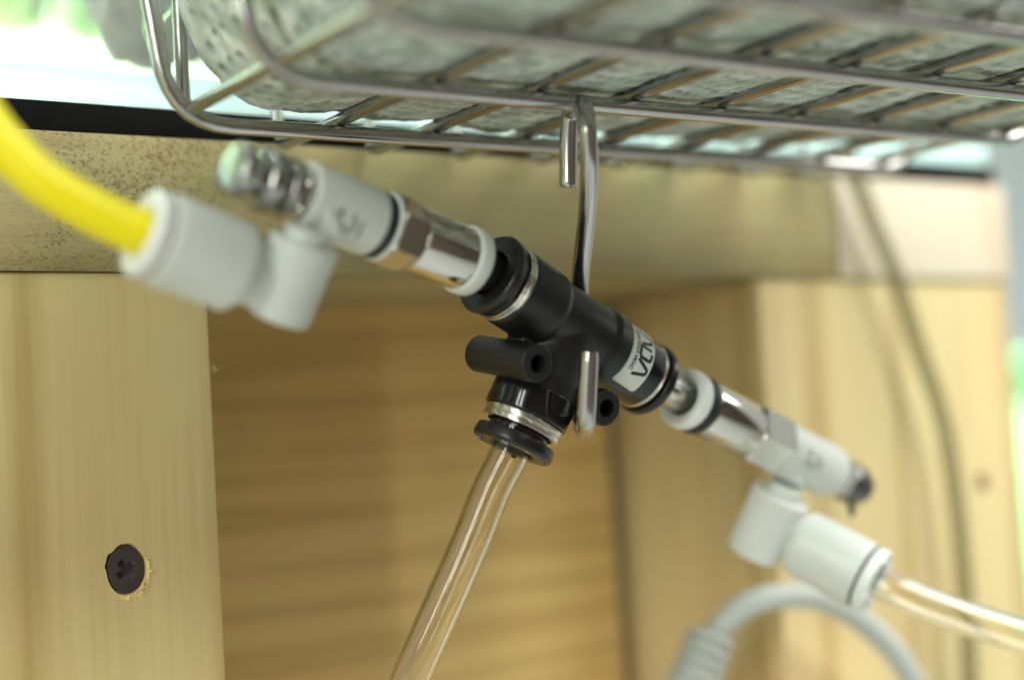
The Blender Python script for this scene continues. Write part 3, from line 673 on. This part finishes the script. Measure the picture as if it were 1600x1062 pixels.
bm = bmesh.new(); kp_ = AX2.p(1330); sweep(bm, spline([kp_-UC*2.6, kp_-UC*4.2+RC*.1, kp_-UC*5.0], 5), .6, 12, rf=lambda t: 1.2-.7*t); obj('drip', bm, M_knob2, val2)  # small dark drip below the knob
EA2 = Axis((1369, 909, 237.5), (1248, 845, 243.5)); e_o, e_d = EA2.o, EA2.d; r_ = EA2.t
cp = TOP+ed*(el*.52); kx_ = (cp-e_o).dot(e_d)
print('elbow right', el, r_(1248)-r_(1352), kx_, (cp-(e_o+e_d*kx_)).length)
bm = bmesh.new(); lathe(bm, TOP, ed, [(0, 0), (0, 4.1), (.2, 4.3), (el-.25, 3.8), (el, 3.65), (el, 0)], 56)
lathe(bm, e_o, e_d, [(r_(1350), 0), (r_(1350), 4.7), (r_(1346), 4.9), (r_(1256), 4.9), (r_(1248), 4.5), (r_(1248)+.1, 3.6), (kx_, 3.4), (kx_, 0)], 64)
eb = obj('elbow', bm, M_white, val2)
md = eb.modifiers.new('r', 'REMESH'); md.mode = 'VOXEL'; md.voxel_size = .19*MM; md.use_smooth_shade = True
md = eb.modifiers.new('s', 'SMOOTH'); md.iterations = 3; md.factor = .5
apply_mods(eb); eb.data.shade_smooth()
obj('seal', annulus(e_o, e_d, r_(1354), r_(1349), 4.6, 3, .05), M_rubber, val2)
collet(e_o, -e_d, -r_(1354), 4.75, 2.42, 1.6, M_whitec, val2)

# ------------------------------------------------------------------ tubes
ys = [(245, 375, 172.2), (222, 364, 171), (180, 346, 170), (125, 318, 169), (60, 277, 168), (0, 218, 167.5), (-40, 160, 167), (-80, 80, 167), (-110, 0, 167), (-130, -120, 168)]
bm = bmesh.new(); hollow(bm, spline([at(*p) for p in ys], 10), 2.32, 1.4, 40)
tag(obj('yellow_tube', bm, M_yellow, None, loc=at(222, 364, 171)), 'bright yellow soft tube curving into the left white fitting', 'tube')
e0 = C+S*14.5; e1 = C+S*18.5

zk = e1.dot(FWD)/KZ; cs = [e0, C+S*16.5, e1, at(767, 765, zk-.5), at(738, 838, zk-1), at(698, 930, zk-1.4), at(640, 1062, zk-1.5), at(600, 1180, zk+0), at(560, 1320, zk+2)]

bm = bmesh.new(); hollow(bm, spline(cs, 9), 2.48, 1.92, 64)
tag(obj('clear_tube', bm, M_clear, None, loc=e1), 'clear tube with yellowish walls running down from the black tee', 'tube', 'clear plastic tubes')
c0 = EA2.p(1362)
cs = [EA2.p(1340), c0, at(1395, 920, 236.5), at(1450, 943, 236), at(1510, 965, 236), at(1600, 993, 237), at(1700, 1020, 240), at(1850, 1050, 250)]
bm = bmesh.new(); hollow(bm, spline(cs, 9), 2.45, 1.85, 64)
tag(obj('clear_tube', bm, M_clear, None, loc=c0), 'clear tube leaving the right white fitting towards the lower right', 'tube', 'clear plastic tubes')

# ------------------------------------------------------------------ cables behind
gz = 262
cb_ = thing('grey_cable', 'grey cable arching below the right valve with a ribbed strain relief', 'cable', at(1085, 1062, gz))
pts = [(1082, 1062, gz-2), (1100, 1020, gz), (1130, 975, gz), (1175, 941, gz), (1230, 929, gz+2), (1290, 936, gz+4), (1345, 968, gz+8), (1395, 1015, gz+12), (1430, 1075, gz+16), (1450, 1160, gz+20)]
bm = bmesh.new(); sweep(bm, spline([at(*p) for p in pts], 10), 2.0, 28); obj('jacket', bm, M_cable, cb_)
a, b = at(1112, 990, gz), at(1060, 1130, gz-4); pr = [(0, 0), (0, 2.9)]; Ls = (b-a).length; k = 0
while k < Ls-2:
    pr += [(k+.1, 3.75+k*.05), (k+1.2, 3.8+k*.05), (k+1.35, 3.0+k*.05), (k+1.9, 3.0+k*.05)]; k += 2.0
pr += [(Ls, 3.9), (Ls, 0)]
bm = cyl(a, b-a, pr, 48, .15); obj('strain_relief', bm, M_cable, cb_)
hz = [(1325, 235), (1345, 290), (1368, 350), (1402, 430), (1437, 540), (1472, 640), (1491, 737), (1508, 884), (1519, 1062), (1524, 1200)]
bm = bmesh.new(); hollow(bm, spline([onY(x-4, y, YF-5.0) for x, y in hz], 10), 1.75, 1.05, 36)
tag(obj('hanging_tube', bm, M_clear2, None, loc=onY(1325, 235, YF-5)), 'blurred greenish tube hanging down in front of the right corner post', 'tube')

# ------------------------------------------------------------------ beyond the stand
bm = bmesh.new(); box(bm, (-1500, 900, -760), (2500, 960, 1500)); w_ = obj('wall', bm, mat('pale_blue_grey_wall', (.50, .56, .56), .8, var=.1, vscale=5), None, smooth=False, loc=(500, 900, -760)); w_['kind'] = 'structure'
bm = bmesh.new(); box(bm, (-1000, -1010, -760), (2500, -950, 1000)); w_ = obj('wall', bm, mat('dull_brown_reflection_wall', (.11, .075, .058), .8, var=.2, vscale=3), None, smooth=False, loc=(0, -1010, -760)); w_['kind'] = 'structure'  # unseen wall behind the camera, added for dark reflections in the metal
bm = bmesh.new(); box(bm, (-2500, -3200, -800), (2500, 1200, -760)); w_ = obj('floor', bm, mat('warm_wood_floor', (.46, .46, .44), .5, var=.2, vscale=4), None, smooth=False, loc=(0, 0, -760)); w_['kind'] = 'structure'
gb = onY(1560, 556, 420)
binn = thing('green_bin', 'blurred bright green bin beyond the right end of the stand', 'bin', (gb.x+100, 520, -300))
M_gbin = mat('green_plastic', (.26, .52, .25), .5, var=.1, vscale=20)
bm = bmesh.new(); box(bm, (gb.x-10, 424, -300), (gb.x+220, 600, gb.z-6), 4); obj('tub', bm, M_gbin, binn)
bm = bmesh.new(); box(bm, (gb.x-16, 418, gb.z-6.2), (gb.x+226, 606, gb.z), 2); obj('rim', bm, M_gbin, binn)
